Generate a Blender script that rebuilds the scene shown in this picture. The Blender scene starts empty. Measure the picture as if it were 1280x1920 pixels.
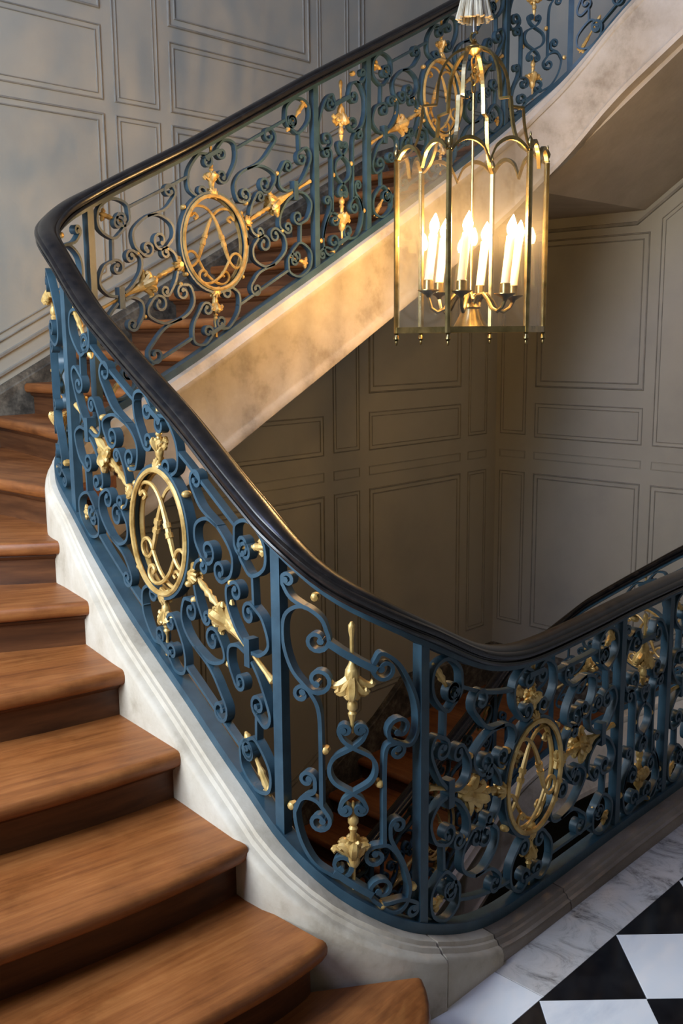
import bpy, bmesh, math, random
import numpy as np
from mathutils import Matrix, Vector
random.seed(7)
SC = bpy.context.scene
COL = SC.collection
E = 1.685                                   # eye height above the marble landing

# ------------------------------------------------------------------ camera
cam = bpy.data.cameras.new('camera'); camo = bpy.data.objects.new('camera', cam); COL.objects.link(camo)
f_px, pitch, roll, yaw = 1861.65, 0.175642, -0.009507, 0.772683
fw = np.array([math.cos(yaw)*math.cos(pitch), math.sin(yaw)*math.cos(pitch), -math.sin(pitch)])
rt = np.array([math.sin(yaw), -math.cos(yaw), 0.0]); up = np.cross(rt, fw)
r2 = rt*math.cos(roll)+up*math.sin(roll); u2 = -rt*math.sin(roll)+up*math.cos(roll)
camo.matrix_world = Matrix(((r2[0], u2[0], -fw[0], 0), (r2[1], u2[1], -fw[1], 0), (r2[2], u2[2], -fw[2], E), (0, 0, 0, 1)))
cam.sensor_fit = 'VERTICAL'; cam.sensor_height = 36.0; cam.lens = f_px/1920*36.0
cam.clip_start = 0.05
SC.camera = camo

# ------------------------------------------------------------------ world, daylight, exposure
W = bpy.data.worlds.new('world'); SC.world = W; W.use_nodes = True
W.node_tree.nodes['Background'].inputs[0].default_value = (0.55, 0.68, 1.0, 1)
W.node_tree.nodes['Background'].inputs[1].default_value = 0.4
VS = SC.view_settings
VS.view_transform = 'Standard'; VS.look = 'None'; VS.gamma = 1.0; VS.use_curve_mapping = False
VS.exposure = 0.0

def area(name, loc, target, sx, sy, power, col):
    l = bpy.data.lights.new(name, 'AREA'); l.shape = 'RECTANGLE'; l.size = sx; l.size_y = sy
    l.energy = power; l.color = col
    o = bpy.data.objects.new(name, l); COL.objects.link(o); o.location = loc
    d = Vector(target)-Vector(loc); o.rotation_euler = d.to_track_quat('-Z', 'Y').to_euler()
    return o
# daylight standing in the two window openings of the wall behind the first flight
area('daylight_low_window', (-0.75, 2.4, 2.35), (2.0, 2.2, 1.5), 1.7, 2.0, 185, (0.80, 0.90, 1.0))
area('daylight_high_window', (-0.75, 1.6, 5.6), (4.0, 3.0, 4.2), 1.5, 2.0, 145, (0.44, 0.54, 1.0))

# ------------------------------------------------------------------ materials
def mat(name, base, rough=0.5, metal=0.0):
    m = bpy.data.materials.new(name); m.use_nodes = True
    b = m.node_tree.nodes['Principled BSDF']
    b.inputs['Base Color'].default_value = (*base, 1); b.inputs['Roughness'].default_value = rough
    b.inputs['Metallic'].default_value = metal
    return m, m.node_tree.nodes, m.node_tree.links, b

def noise(N, L, scale, detail=4, rough=0.55, vec=None, mapscale=None, dist=0.0):
    tc = N.new('ShaderNodeTexCoord'); n = N.new('ShaderNodeTexNoise')
    n.inputs['Scale'].default_value = scale; n.inputs['Detail'].default_value = detail
    n.inputs['Roughness'].default_value = rough; n.inputs['Distortion'].default_value = dist
    if mapscale:
        mp = N.new('ShaderNodeMapping'); mp.inputs['Scale'].default_value = mapscale
        oi = N.new('ShaderNodeObjectInfo'); mu = N.new('ShaderNodeMath'); mu.operation = 'MULTIPLY'; mu.inputs[1].default_value = 37.0
        L.new(oi.outputs['Random'], mu.inputs[0]); L.new(mu.outputs[0], mp.inputs['Location'])
        L.new(tc.outputs['Object'], mp.inputs['Vector']); L.new(mp.outputs[0], n.inputs['Vector'])
    else:
        L.new(tc.outputs['Object'], n.inputs['Vector'])
    return n

def ramp(N, L, src, stops):
    r = N.new('ShaderNodeValToRGB'); e = r.color_ramp.elements
    while len(e) < len(stops): e.new(0.5)
    for i, (p, c) in enumerate(stops):
        e[i].position = p; e[i].color = (*c, 1)
    L.new(src, r.inputs[0]); return r

def bump(N, L, src, b, strength, dist=0.01):
    u = N.new('ShaderNodeBump'); u.inputs['Strength'].default_value = strength; u.inputs['Distance'].default_value = dist
    L.new(src, u.inputs['Height']); L.new(u.outputs[0], b.inputs['Normal'])

MAT = {}
def mk():
    # blue painted iron
    m, N, L, b = mat('blue_painted_iron', (0.03, 0.09, 0.15), 0.42)
    n = noise(N, L, 14, 5); r = ramp(N, L, n.outputs[0], [(0.3, (0.020, 0.050, 0.074)), (0.62, (0.034, 0.080, 0.115)), (0.85, (0.060, 0.102, 0.125))]); L.new(r.outputs[0], b.inputs['Base Color'])
    n2 = noise(N, L, 60, 3); bump(N, L, n2.outputs[0], b, 0.25, 0.002); MAT['iron'] = m
    # gilding
    m, N, L, b = mat('gilding', (0.75, 0.5, 0.16), 0.40, 0.30)
    n = noise(N, L, 25, 4); r = ramp(N, L, n.outputs[0], [(0.3, (0.36, 0.21, 0.055)), (0.5, (0.60, 0.40, 0.135)), (0.8, (0.74, 0.54, 0.23))]); L.new(r.outputs[0], b.inputs['Base Color'])
    n2 = noise(N, L, 120, 3); bump(N, L, n2.outputs[0], b, 0.35, 0.002); MAT['gold'] = m
    # handrail
    m, N, L, b = mat('black_stained_rail', (0.012, 0.011, 0.011), 0.27)
    n = noise(N, L, 30, 4); r = ramp(N, L, n.outputs[0], [(0.35, (0.006, 0.006, 0.007)), (0.75, (0.022, 0.018, 0.016))]); L.new(r.outputs[0], b.inputs['Base Color']); MAT['rail'] = m
    # limestone
    m, N, L, b = mat('limestone', (0.6, 0.53, 0.42), 0.75)
    n = noise(N, L, 3.5, 7, 0.65); r = ramp(N, L, n.outputs[0], [(0.30, (0.29, 0.235, 0.165)), (0.46, (0.50, 0.435, 0.34)), (0.70, (0.64, 0.585, 0.495))]); L.new(r.outputs[0], b.inputs['Base Color'])
    n4 = noise(N, L, 2.7, 3, 0.5); r4 = ramp(N, L, n4.outputs[0], [(0.70, (0, 0, 0)), (0.74, (1, 1, 1))]); mx = N.new('ShaderNodeMix'); mx.data_type = 'RGBA'; mx.inputs[7].default_value = (0.46, 0.27, 0.10, 1)
    L.new(r4.outputs[0], mx.inputs[0]); L.new(r.outputs[0], mx.inputs[6]); L.new(mx.outputs[2], b.inputs['Base Color'])
    n2 = noise(N, L, 45, 5); bump(N, L, n2.outputs[0], b, 0.3, 0.004); MAT['stone'] = m
    m, N, L, b = mat('brown_stone', (0.3, 0.25, 0.2), 0.55)  # landing kerb, darker and browner than the limestone string
    n = noise(N, L, 6, 8, 0.65, mapscale=(.35, 1, 1)); r = ramp(N, L, n.outputs[0], [(0.28, (0.10, 0.08, 0.06)), (0.5, (0.22, 0.18, 0.145)), (0.75, (0.36, 0.31, 0.26))]); L.new(r.outputs[0], b.inputs['Base Color'])
    n2 = noise(N, L, 45, 5); bump(N, L, n2.outputs[0], b, 0.3, 0.004); MAT['kerb'] = m
    # dark stone skirting
    m, N, L, b = mat('dark_stone', (0.1, 0.085, 0.06), 0.7)
    n = noise(N, L, 11, 9, 0.72); r = ramp(N, L, n.outputs[0], [(0.34, (0.020, 0.018, 0.014)), (0.5, (0.075, 0.066, 0.050)), (0.66, (0.20, 0.175, 0.13))]); L.new(r.outputs[0], b.inputs['Base Color'])
    bump(N, L, n.outputs[0], b, 0.4, 0.01); MAT['skirt'] = m
    # oak
    m, N, L, b = mat('oak', (0.3, 0.14, 0.05), 0.42)
    n = noise(N, L, 1.0, 10, 0.72, mapscale=(2.4, 34.0, 34.0), dist=0.15)
    r = ramp(N, L, n.outputs[0], [(0.27, (0.120, 0.036, 0.009)), (0.5, (0.255, 0.086, 0.021)), (0.73, (0.36, 0.142, 0.040))])
    n3 = noise(N, L, 3.4, 7, 0.65); r3 = ramp(N, L, n3.outputs[0], [(0.34, (0.55, 0.50, 0.46)), (0.5, (0.95, 0.93, 0.92)), (0.68, (1.12, 1.12, 1.12))])
    mx = N.new('ShaderNodeMix'); mx.data_type = 'RGBA'; mx.blend_type = 'MULTIPLY'; mx.inputs[0].default_value = 1.0
    L.new(r.outputs[0], mx.inputs[6]); L.new(r3.outputs[0], mx.inputs[7]); L.new(mx.outputs[2], b.inputs['Base Color'])
    rr = ramp(N, L, n3.outputs[0], [(0.3, (0.34, 0.34, 0.34)), (0.7, (0.52, 0.52, 0.52))]); L.new(rr.outputs[0], b.inputs['Roughness'])
    bump(N, L, n.outputs[0], b, 0.12, 0.004); MAT['oak'] = m
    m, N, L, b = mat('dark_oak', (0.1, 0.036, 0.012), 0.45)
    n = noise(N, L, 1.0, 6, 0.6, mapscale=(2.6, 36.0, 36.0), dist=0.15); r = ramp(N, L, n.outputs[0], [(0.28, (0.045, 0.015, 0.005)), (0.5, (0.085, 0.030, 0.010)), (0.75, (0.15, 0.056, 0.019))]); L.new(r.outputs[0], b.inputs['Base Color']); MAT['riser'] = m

    # wall paint
    m, N, L, b = mat('wall_paint', (0.4, 0.37, 0.31), 0.7)
    n = noise(N, L, 1.6, 5, 0.6); r = ramp(N, L, n.outputs[0], [(0.3, (0.335, 0.325, 0.275)), (0.5, (0.385, 0.370, 0.305)), (0.75, (0.42, 0.405, 0.335))]); L.new(r.outputs[0], b.inputs['Base Color'])
    n2 = noise(N, L, 70, 4); bump(N, L, n2.outputs[0], b, 0.12, 0.003); MAT['wall'] = m
    m, N, L, b = mat('moulding_shadow_paint', (0.25, 0.235, 0.195), 0.7)  # darker than the wall: shadow lines of the mouldings put into the colour
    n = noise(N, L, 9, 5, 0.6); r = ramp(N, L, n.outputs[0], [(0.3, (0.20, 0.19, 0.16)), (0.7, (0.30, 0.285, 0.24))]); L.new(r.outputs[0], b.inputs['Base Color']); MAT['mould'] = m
    # plaster soffit
    m, N, L, b = mat('plaster', (0.47, 0.41, 0.33), 0.85)
    n = noise(N, L, 5, 6, 0.6); r = ramp(N, L, n.outputs[0], [(0.3, (0.40, 0.345, 0.27)), (0.7, (0.50, 0.44, 0.355))]); L.new(r.outputs[0], b.inputs['Base Color'])
    n2 = noise(N, L, 30, 5); bump(N, L, n2.outputs[0], b, 0.25, 0.006); MAT['plaster'] = m
    # marbles
    m, N, L, b = mat('white_marble', (0.75, 0.77, 0.8), 0.16)
    n = noise(N, L, 2.2, 9, 0.62, mapscale=(1.0, 2.0, 1.0), dist=0.5)
    r = ramp(N, L, n.outputs[0], [(0.30, (0.52, 0.54, 0.58)), (0.40, (0.70, 0.72, 0.75)), (0.50, (0.80, 0.81, 0.82)), (0.8, (0.83, 0.83, 0.83))]); L.new(r.outputs[0], b.inputs['Base Color']); MAT['white'] = m
    m, N, L, b = mat('veined_marble', (0.7, 0.7, 0.7), 0.2)
    n = noise(N, L, 6.0, 12, 0.78, mapscale=(1.6, 1.0, 1.0), dist=0.8)
    r = ramp(N, L, n.outputs[0], [(0.36, (0.07, 0.07, 0.07)), (0.43, (0.33, 0.315, 0.30)), (0.52, (0.52, 0.50, 0.48)), (0.8, (0.64, 0.62, 0.60))]); L.new(r.outputs[0], b.inputs['Base Color']); MAT['veined'] = m
    m, N, L, b = mat('black_marble', (0.008, 0.008, 0.010), 0.14)
    n = noise(N, L, 9, 8, 0.6); r = ramp(N, L, n.outputs[0], [(0.4, (0.005, 0.005, 0.007)), (0.8, (0.02, 0.02, 0.022))]); L.new(r.outputs[0], b.inputs['Base Color']); MAT['black'] = m
    m, N, L, b = mat('grout', (0.25, 0.24, 0.22), 0.9); n = noise(N, L, 40); MAT['grout'] = m
    # lantern
    m, N, L, b = mat('brass', (0.62, 0.46, 0.2), 0.3, 1.0)
    n = noise(N, L, 18, 5); r = ramp(N, L, n.outputs[0], [(0.3, (0.20, 0.16, 0.07)), (0.55, (0.40, 0.31, 0.14)), (0.8, (0.54, 0.42, 0.21))]); L.new(r.outputs[0], b.inputs['Base Color']); MAT['brass'] = m
    m, N, L, b = mat('candle_sleeve', (0.85, 0.78, 0.6), 0.5); n = noise(N, L, 30); r = ramp(N, L, n.outputs[0], [(0.3, (0.82, 0.74, 0.56)), (0.7, (0.88, 0.81, 0.64))]); L.new(r.outputs[0], b.inputs['Base Color'])
    b.inputs['Subsurface Weight'].default_value = 0.3; MAT['candle'] = m
    m, N, L, b = mat('lit_bulb', (1, .8, .5), 0.3)
    b.inputs['Emission Color'].default_value = (1.0, 0.58, 0.22, 1); b.inputs['Emission Strength'].default_value = 620.0; MAT['bulb'] = m
    m = bpy.data.materials.new('lantern_glass'); m.use_nodes = True; N = m.node_tree.nodes; L = m.node_tree.links; N.clear()
    o = N.new('ShaderNodeOutputMaterial'); t = N.new('ShaderNodeBsdfTransparent'); g = N.new('ShaderNodeBsdfGlossy'); x = N.new('ShaderNodeMixShader')
    g.inputs['Roughness'].default_value = 0.03; t.inputs[0].default_value = (0.985, 0.985, 0.97, 1)
    lw = N.new('ShaderNodeLayerWeight'); lw.inputs[0].default_value = 0.5
    pw = N.new('ShaderNodeMath'); pw.operation = 'POWER'; pw.inputs[1].default_value = 4.0; ma = N.new('ShaderNodeMath'); ma.operation = 'MULTIPLY_ADD'; ma.inputs[1].default_value = 0.55; ma.inputs[2].default_value = 0.025
    L.new(lw.outputs['Facing'], pw.inputs[0]); L.new(pw.outputs[0], ma.inputs[0])
    dd = N.new('ShaderNodeBsdfDiffuse'); dd.inputs[0].default_value = (0.8, 0.76, 0.68, 1); x2 = N.new('ShaderNodeMixShader'); x2.inputs[0].default_value = 0.012
    L.new(ma.outputs[0], x.inputs[0]); L.new(t.outputs[0], x.inputs[1]); L.new(g.outputs[0], x.inputs[2])
    L.new(x.outputs[0], x2.inputs[1]); L.new(dd.outputs[0], x2.inputs[2]); L.new(x2.outputs[0], o.inputs[0]); MAT['glass'] = m
    m, N, L, b = mat('silk_tassel', (0.55, 0.5, 0.38), 0.7)
    n = noise(N, L, 1.0, 3, mapscale=(90, 90, 6)); r = ramp(N, L, n.outputs[0], [(0.35, (0.34, 0.29, 0.19)), (0.65, (0.66, 0.60, 0.45))]); L.new(r.outputs[0], b.inputs['Base Color']); MAT['silk'] = m
    m, N, L, b = mat('steel_rod', (0.35, 0.35, 0.36), 0.3, 1.0); n = noise(N, L, 40); MAT['steel'] = m
    m, N, L, b = mat('window_white_paint', (0.75, 0.75, 0.72), 0.4); n = noise(N, L, 12); MAT['paint'] = m
mk()

# ------------------------------------------------------------------ object helpers
def obj(name, verts, faces, m, parent=None, smooth=False, loc=None, rotz=0.0):
    me = bpy.data.meshes.new(name); me.from_pydata([tuple(map(float, v)) for v in verts], [], faces); me.update()
    me.materials.append(MAT[m] if isinstance(m, str) else m)
    if smooth:
        me.polygons.foreach_set('use_smooth', [True]*len(me.polygons))
        try: me.set_sharp_from_angle(angle=math.radians(42))
        except Exception: pass
    o = bpy.data.objects.new(name, me); COL.objects.link(o)
    if loc is not None: o.location = loc
    if rotz: o.rotation_euler = (0, 0, rotz)
    if parent is not None: o.parent = parent
    return o

def empty(name, loc, label, cat, group=None):
    o = bpy.data.objects.new(name, None); COL.objects.link(o); o.location = loc; o.empty_display_size = 0.1
    o['label'] = label; o['category'] = cat
    if group: o['group'] = group
    return o

def structure(o, label=None):
    o['kind'] = 'structure'
    if label: o['label'] = label
    return o

class MB:
    def __init__(s): s.v = []; s.f = []
    def add(s, v, f):
        k = len(s.v); s.v += [tuple(map(float, p)) for p in v]; s.f += [tuple(i+k for i in q) for q in f]; return s
    def box(s, a, b):
        x0, y0, z0 = a; x1, y1, z1 = b
        return s.add([(x0,y0,z0),(x1,y0,z0),(x1,y1,z0),(x0,y1,z0),(x0,y0,z1),(x1,y0,z1),(x1,y1,z1),(x0,y1,z1)],
                     [(0,3,2,1),(4,5,6,7),(0,1,5,4),(1,2,6,5),(2,3,7,6),(3,0,4,7)])
    def prism(s, poly, z0, z1):
        n = len(poly); v = [(x, y, z0) for x, y in poly]+[(x, y, z1) for x, y in poly]
        a = sum(poly[i][0]*poly[(i+1) % n][1]-poly[(i+1) % n][0]*poly[i][1] for i in range(n))
        f = [tuple(range(n-1, -1, -1)), tuple(range(n, 2*n))]+[(i, (i+1) % n, n+(i+1) % n, n+i) for i in range(n)]
        if a < 0: f = [tuple(reversed(q)) for q in f]
        return s.add(v, f)
    def tube(s, pts, rad, seg=8, cap=True, closed=False):
        pts = [np.array(p, float) for p in pts]; n = len(pts)
        if not hasattr(rad, '__len__'): rad = [rad]*n
        T = []
        for i in range(n):
            a = pts[(i-1) % n] if closed or i > 0 else pts[i]; b = pts[(i+1) % n] if closed or i < n-1 else pts[i]
            t = b-a; T.append(t/(np.linalg.norm(t)+1e-12))
        ref = np.array([0, 0, 1.0]) if abs(T[0][2]) < 0.9 else np.array([1.0, 0, 0])
        u = np.cross(T[0], ref); u /= np.linalg.norm(u); v = []
        for i in range(n):
            u = u-T[i]*np.dot(u, T[i]); u /= np.linalg.norm(u)+1e-12; w = np.cross(T[i], u)
            for k in range(seg):
                a = 2*math.pi*k/seg; v.append(pts[i]+rad[i]*(math.cos(a)*u+math.sin(a)*w))
        f = []
        for i in range(n if closed else n-1):
            j = (i+1) % n
            for k in range(seg):
                l = (k+1) % seg; f.append((i*seg+k, i*seg+l, j*seg+l, j*seg+k))
        if cap and not closed:
            f.append(tuple(reversed(range(seg)))); f.append(tuple((n-1)*seg+k for k in range(seg)))
        return s.add(v, f)
    def lathe(s, prof, c=(0, 0, 0), seg=16):      # prof: (r, z)
        n = len(prof); v = []
        for r, z in prof:
            for k in range(seg):
                a = 2*math.pi*k/seg; v.append((c[0]+r*math.cos(a), c[1]+r*math.sin(a), c[2]+z))
        f = []
        for i in range(n-1):
            for k in range(seg):
                l = (k+1) % seg; f.append((i*seg+k, i*seg+l, (i+1)*seg+l, (i+1)*seg+k))
        f.append(tuple(reversed(range(seg)))); f.append(tuple((n-1)*seg+k for k in range(seg)))
        return s.add(v, f)
    def obj(s, name, m, parent=None, smooth=False, origin=None):
        if origin is not None:
            o = np.array(origin, float); return obj(name, [np.array(p)-o for p in s.v], s.f, m, parent, smooth, loc=tuple(o))
        return obj(name, s.v, s.f, m, parent, smooth)

# ------------------------------------------------------------------ the line of the open well (climbing): landing, flight one, flight two, flight three
STOREY, RISER = 3.84, 3.84/26
COR = [(4.95, 1.487, .36), (1.522, 1.487, .26), (1.724, 3.22, .40), (4.95, 3.22, .36)]
def build_path():
    n = len(COR); tp = []; pts = []
    for i in range(n):
        p = np.array(COR[i][:2]); a = np.array(COR[i-1][:2]); b = np.array(COR[(i+1) % n][:2]); r = COR[i][2]
        u = (a-p)/np.linalg.norm(a-p); v = (b-p)/np.linalg.norm(b-p); ang = math.acos(float(np.dot(u, v))); t = r/math.tan(ang/2)
        tp.append((p+u*t, p+v*t, p+(u+v)/np.linalg.norm(u+v)*r/math.sin(ang/2), r))
    for i in range(n):
        e = tp[i][1]; s, e2, c, r = tp[(i+1) % n]; m = max(2, int(np.linalg.norm(s-e)/.01))
        for k in range(m): pts.append(e+(s-e)*k/m)
        a0 = math.atan2(*(s-c)[::-1]); a1 = math.atan2(*(e2-c)[::-1]); d = (a1-a0+math.pi) % (2*math.pi)-math.pi; m = max(8, int(abs(d)*r/.01))
        for k in range(m):
            a = a0+d*k/m; pts.append(c+r*np.array([math.cos(a), math.sin(a)]))
    pts.append(pts[0]); return np.array(pts)
PTS = build_path()
SS = np.concatenate([[0], np.cumsum(np.linalg.norm(np.diff(PTS, axis=0), axis=1))]); LT = float(SS[-1])
def pxy(s):
    q = s % LT; return np.array([np.interp(q, SS, PTS[:, 0]), np.interp(q, SS, PTS[:, 1])])
def pnor(s):                                   # horizontal, towards the well
    t = pxy(s+.006)-pxy(s-.006); t /= np.linalg.norm(t); return np.array([t[1], -t[0]])
BAR = [(0,.076),(1.8,.07),(2.2,.06),(2.45,.062),(2.55,.075),(2.67,.115),(2.78,.168),(2.85,.205),(2.938,.268),(3.007,.315),(3.063,.36),(3.115,.405),(3.17,.447),(3.258,.502),(3.419,.585),(3.564,.669),(3.737,.761),(3.908,.854),(4.126,.997),(4.268,1.11),(4.342,1.17),(4.6,1.285),(4.85,1.385),(5.118,1.507),(5.326,1.613),(5.599,1.762),(5.936,1.942),(6.282,2.13),(6.487,2.24),(7.05,2.55),(7.487,2.816),(7.726,3.0),(7.867,3.13),(8.103,3.33),(8.5,3.60),(8.8,3.79),(9.0,3.875),(9.25,3.91)]
RAIL = [(0,.80),(1.415,.81),(1.768,.80),(2.0,.786),(2.25,.777),(2.378,.778),(2.503,.802),(2.593,.835),(2.71,.898),(2.825,.958),(2.893,1.0),(2.954,1.035),(3.02,1.07),(3.089,1.125),(3.152,1.18),(3.336,1.285),(3.56,1.425),(3.812,1.56),(4.101,1.72),(4.234,1.825),(4.311,1.895),(4.364,1.935),(4.5,1.99),(4.6,2.03),(4.696,2.08),(4.827,2.138),(4.967,2.21),(5.263,2.355),(5.909,2.704),(6.172,2.838),(6.646,3.08),(6.978,3.255),(7.4,3.49),(7.7,3.70),(7.95,3.94),(8.2,4.12),(8.5,4.33),(8.8,4.52),(9.05,4.62),(9.3,4.645)]
GS = np.arange(-LT, 2*LT, .01)
def smooth_curve(kn, sig=.045):
    k = np.array([(s+i*LT, z+i*STOREY) for i in (-2, -1, 0, 1, 2) for s, z in kn]); z = np.interp(np.arange(-LT-1, 2*LT+1, .01), k[:, 0], k[:, 1])
    w = np.exp(-.5*(np.arange(-30, 31)*.01/sig)**2); w /= w.sum(); zz = np.convolve(z, w, 'same')[100:100+len(GS)]; return zz
ZB, ZR = smooth_curve(BAR), smooth_curve(RAIL)
zbar = lambda s: float(np.interp(s, GS, ZB))
zrail = lambda s: float(np.interp(s, GS, ZR))

def extrude_profile(prof, s0, s1, step, zf, closed=True):
    """sweep a profile of (offset to the well, height) along the well line"""
    n = max(2, int((s1-s0)/step)); v = []; k = len(prof)
    for i in range(n+1):
        s = s0+(s1-s0)*i/n; p = pxy(s); q = pnor(s); z = zf(s)
        for o, h in prof: v.append((p[0]+q[0]*o, p[1]+q[1]*o, z+h))
    f = []
    for i in range(n):
        for j in range(k):
            l = (j+1) % k; f.append((i*k+j, (i+1)*k+j, (i+1)*k+l, i*k+l))
    f.append(tuple(range(k))); f.append(tuple(reversed([n*k+j for j in range(k)])))
    return v, f

# ------------------------------------------------------------------ room shell
YW, XW, XN, YN, ZC, ZF0 = 4.44, 6.25, -0.62, -2.6, 8.0, -3.9
def wall(name, a, b, label):
    m = MB().box(a, b); return structure(m.obj(name, 'wall'), label)
wl = wall('wall_left', (XN-.2, YW, ZF0), (XW+.2, YW+.2, ZC), 'grey painted panelled wall behind the second stair flight')
wr = wall('wall_right', (XW, YN-.2, ZF0), (XW+.2, YW, ZC), 'grey painted panelled wall at the far end of the stairwell')
wall('wall_front', (XN-.2, YN-.2, ZF0), (XW, YN, ZC), 'plain grey wall behind the landing')
wins = [(1.5, 3.3, 1.3, 3.4), (0.85, 2.35, 4.6, 6.6)]
m = MB(); yb, ye = YN, YW
m.box((XN-.2, yb, ZF0), (XN, .85, ZC)); m.box((XN-.2, 3.3, ZF0), (XN, ye, ZC)); m.box((XN-.2, .85, ZF0), (XN, 3.3, 1.3))
m.box((XN-.2, .85, 1.3), (XN, 1.5, 3.4)); m.box((XN-.2, .85, 3.4), (XN, 3.3, 4.6)); m.box((XN-.2, 2.35, 4.6), (XN, 3.3, 6.6)); m.box((XN-.2, .85, 6.6), (XN, 3.3, ZC))
structure(m.obj('wall_back', 'wall'), 'grey wall with two windows beside the first flight')
for i, (y0, y1, z0, z1) in enumerate(wins):
    m = MB(); x = XN-.1; t = .05
    m.box((x-.03, y0, z0), (x+.03, y0+t, z1)); m.box((x-.03, y1-t, z0), (x+.03, y1, z1)); m.box((x-.03, y0+t, z0), (x+.03, y1-t, z0+t)); m.box((x-.03, y0+t, z1-t), (x+.03, y1-t, z1))
    w = structure(m.obj('window_%d' % (i+1), 'paint'), 'white framed window with small panes')
    yc = (y0+y1)/2
    mm = MB().box((x-.02, yc-.015, z0+t), (x+.02, yc+.015, z1-t))
    for k in (1, 2): zz = z0+(z1-z0)*k/3; mm.box((x-.02, y0+t, zz-.012), (x+.02, y1-t, zz+.012))
    mm.obj('glazing_bar', 'paint', w)
structure(MB().box((XN-.2, YN-.2, ZC), (XW+.2, YW+.2, ZC+.2)).obj('ceiling', 'plaster'), 'plain plaster ceiling over the stairwell')

# marble landing floor: bed, border slabs, diagonal tiles
YB = 1.244                                     # inner edge of the border
bed = structure(MB().prism([(XN, YN), (XW, YN), (XW, 1.44), (1.95, 1.44), (1.75, 1.47), (1.6, 1.47), (1.5, 1.2), (XN, 1.2)], -.30, -.012).obj('floor', 'grout'), 'black and white marble landing floor')
def tile(poly, m, name, z=0.0):
    c = np.mean(np.array(poly), axis=0); g = .0012
    q = [tuple(np.array(p)+(c-np.array(p))/np.linalg.norm(c-np.array(p))*g) for p in poly]
    b = .0015; mb = MB(); n = len(q)
    qi = [tuple(np.array(p)+(c-np.array(p))/np.linalg.norm(c-np.array(p))*b) for p in q]
    v = [(*p, z-.02) for p in q]+[(*p, z-.0012) for p in q]+[(*p, z) for p in qi]
    f = [tuple(range(2*n, 3*n))]
    for L_ in (0, n): f += [(L_+i, L_+(i+1) % n, L_+n+(i+1) % n, L_+n+i) for i in range(n)]
    mb.add(v, f); return mb.obj(name, m, bed, origin=(c[0], c[1], 0))
bx = [(-.6, .9), (.9, 1.55), (1.55, 2.005), (2.005, 3.13), (3.13, 4.25), (4.25, 5.4), (5.4, 6.24)]
for x0, x1 in bx:
    y1 = 1.43 if x0 > 1.6 else (1.40 if x0 > 1.5 else 1.3)
    tile([(x0, YB), (x1, YB), (x1, y1), (x0, y1)], 'veined' if x0 > 2 else 'white', 'border_slab')
TS = .2775; DG = TS*math.sqrt(2)
X0 = 2.378                                     # a corner on the border line between two black triangles
def clip(poly):
    out = []
    for i in range(len(poly)):
        a, b = poly[i], poly[(i+1) % len(poly)]
        if a[1] <= YB+1e-6: out.append(a)
        if (a[1] < YB-1e-6) != (b[1] < YB-1e-6) and abs(a[1]-YB) > 1e-6 and abs(b[1]-YB) > 1e-6:
            t = (YB-a[1])/(b[1]-a[1]); out.append((a[0]+(b[0]-a[0])*t, YB))
    return out
for i in range(-8, 10):
    for j in range(0, 11):
        cx = X0+DG/2*(2*i+1) if j % 2 == 0 else X0+DG*i
        cy = YB-DG/2*j
        if cx < XN+.25 or cx > XW-.25 or cy < -.75: continue
        poly = clip([(cx-DG/2, cy), (cx, cy-DG/2), (cx+DG/2, cy), (cx, cy+DG/2)])
        if len(poly) >= 3: tile(poly, 'black' if j % 2 == 0 else 'white', 'marble_tile')
structure(MB().box((XN, YN, ZF0-.1), (XW, YW, ZF0)).obj('floor_lower', 'grout'), 'stone floor at the foot of the stairwell')

# wall panelling: raised moulding frames
PROF = [(0, 0.0004), (.003, .007), (.008, .008), (.011, .0010), (.034, .0010), (.036, .006), (.040, .006), (.042, .0004)]
def panel(poly, plane, parent, wide=1.0):
    """poly: (along, z) counter-clockwise; plane 'Y' or 'X'"""
    n = len(poly); P = [np.array(p, float) for p in poly]
    ar = sum(P[i][0]*P[(i+1) % n][1]-P[(i+1) % n][0]*P[i][1] for i in range(n))
    if ar < 0: P = P[::-1]
    v = []; f = []; k = len(PROF)
    for i in range(n):
        a = P[i]-P[i-1]; b = P[(i+1) % n]-P[i]; a /= np.linalg.norm(a); b /= np.linalg.norm(b)
        na = np.array([-a[1], a[0]]); nb = np.array([-b[1], b[0]]); h = (na+nb); h = h/(np.dot(h, na)+1e-9)
        for d, e in PROF:
            q = P[i]+h*d*wide; e = e*(.25+.75*wide)
            v.append((q[0], YW-e, q[1]) if plane == 'Y' else (XW-e, q[0], q[1]))
    for i in range(n):
        j = (i+1) % n
        for t in range(k-1): f.append((i*k+t, j*k+t, j*k+t+1, i*k+t+1))
    if plane == 'X': f = [tuple(reversed(q)) for q in f]
    c = np.mean(np.array(v), axis=0)
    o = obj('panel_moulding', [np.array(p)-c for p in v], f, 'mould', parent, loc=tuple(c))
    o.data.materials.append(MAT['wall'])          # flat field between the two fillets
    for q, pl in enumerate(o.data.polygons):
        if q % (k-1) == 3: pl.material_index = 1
    return o
rect = lambda a0, a1, z0, z1: [(a0, z0), (a1, z0), (a1, z1), (a0, z1)]
NOSE0, NX0, TREAD = 12*RISER, 2.94, .287       # nosing 11 at X=2.94
rake = lambda x: NOSE0+(x-NX0)*RISER/TREAD     # nosing line of the second flight
def rk(a0, a1, zt, off):                      # panel with raked foot
    z0, z1 = rake(a0)+off, rake(a1)+off
    if z1 < zt: return [(a0, z0), (a1, z1), (a1, zt), (a0, zt)]
    xe = NX0+(zt-off-NOSE0)*TREAD/RISER; return [(a0, z0), (xe, zt), (a0, zt)]
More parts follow.
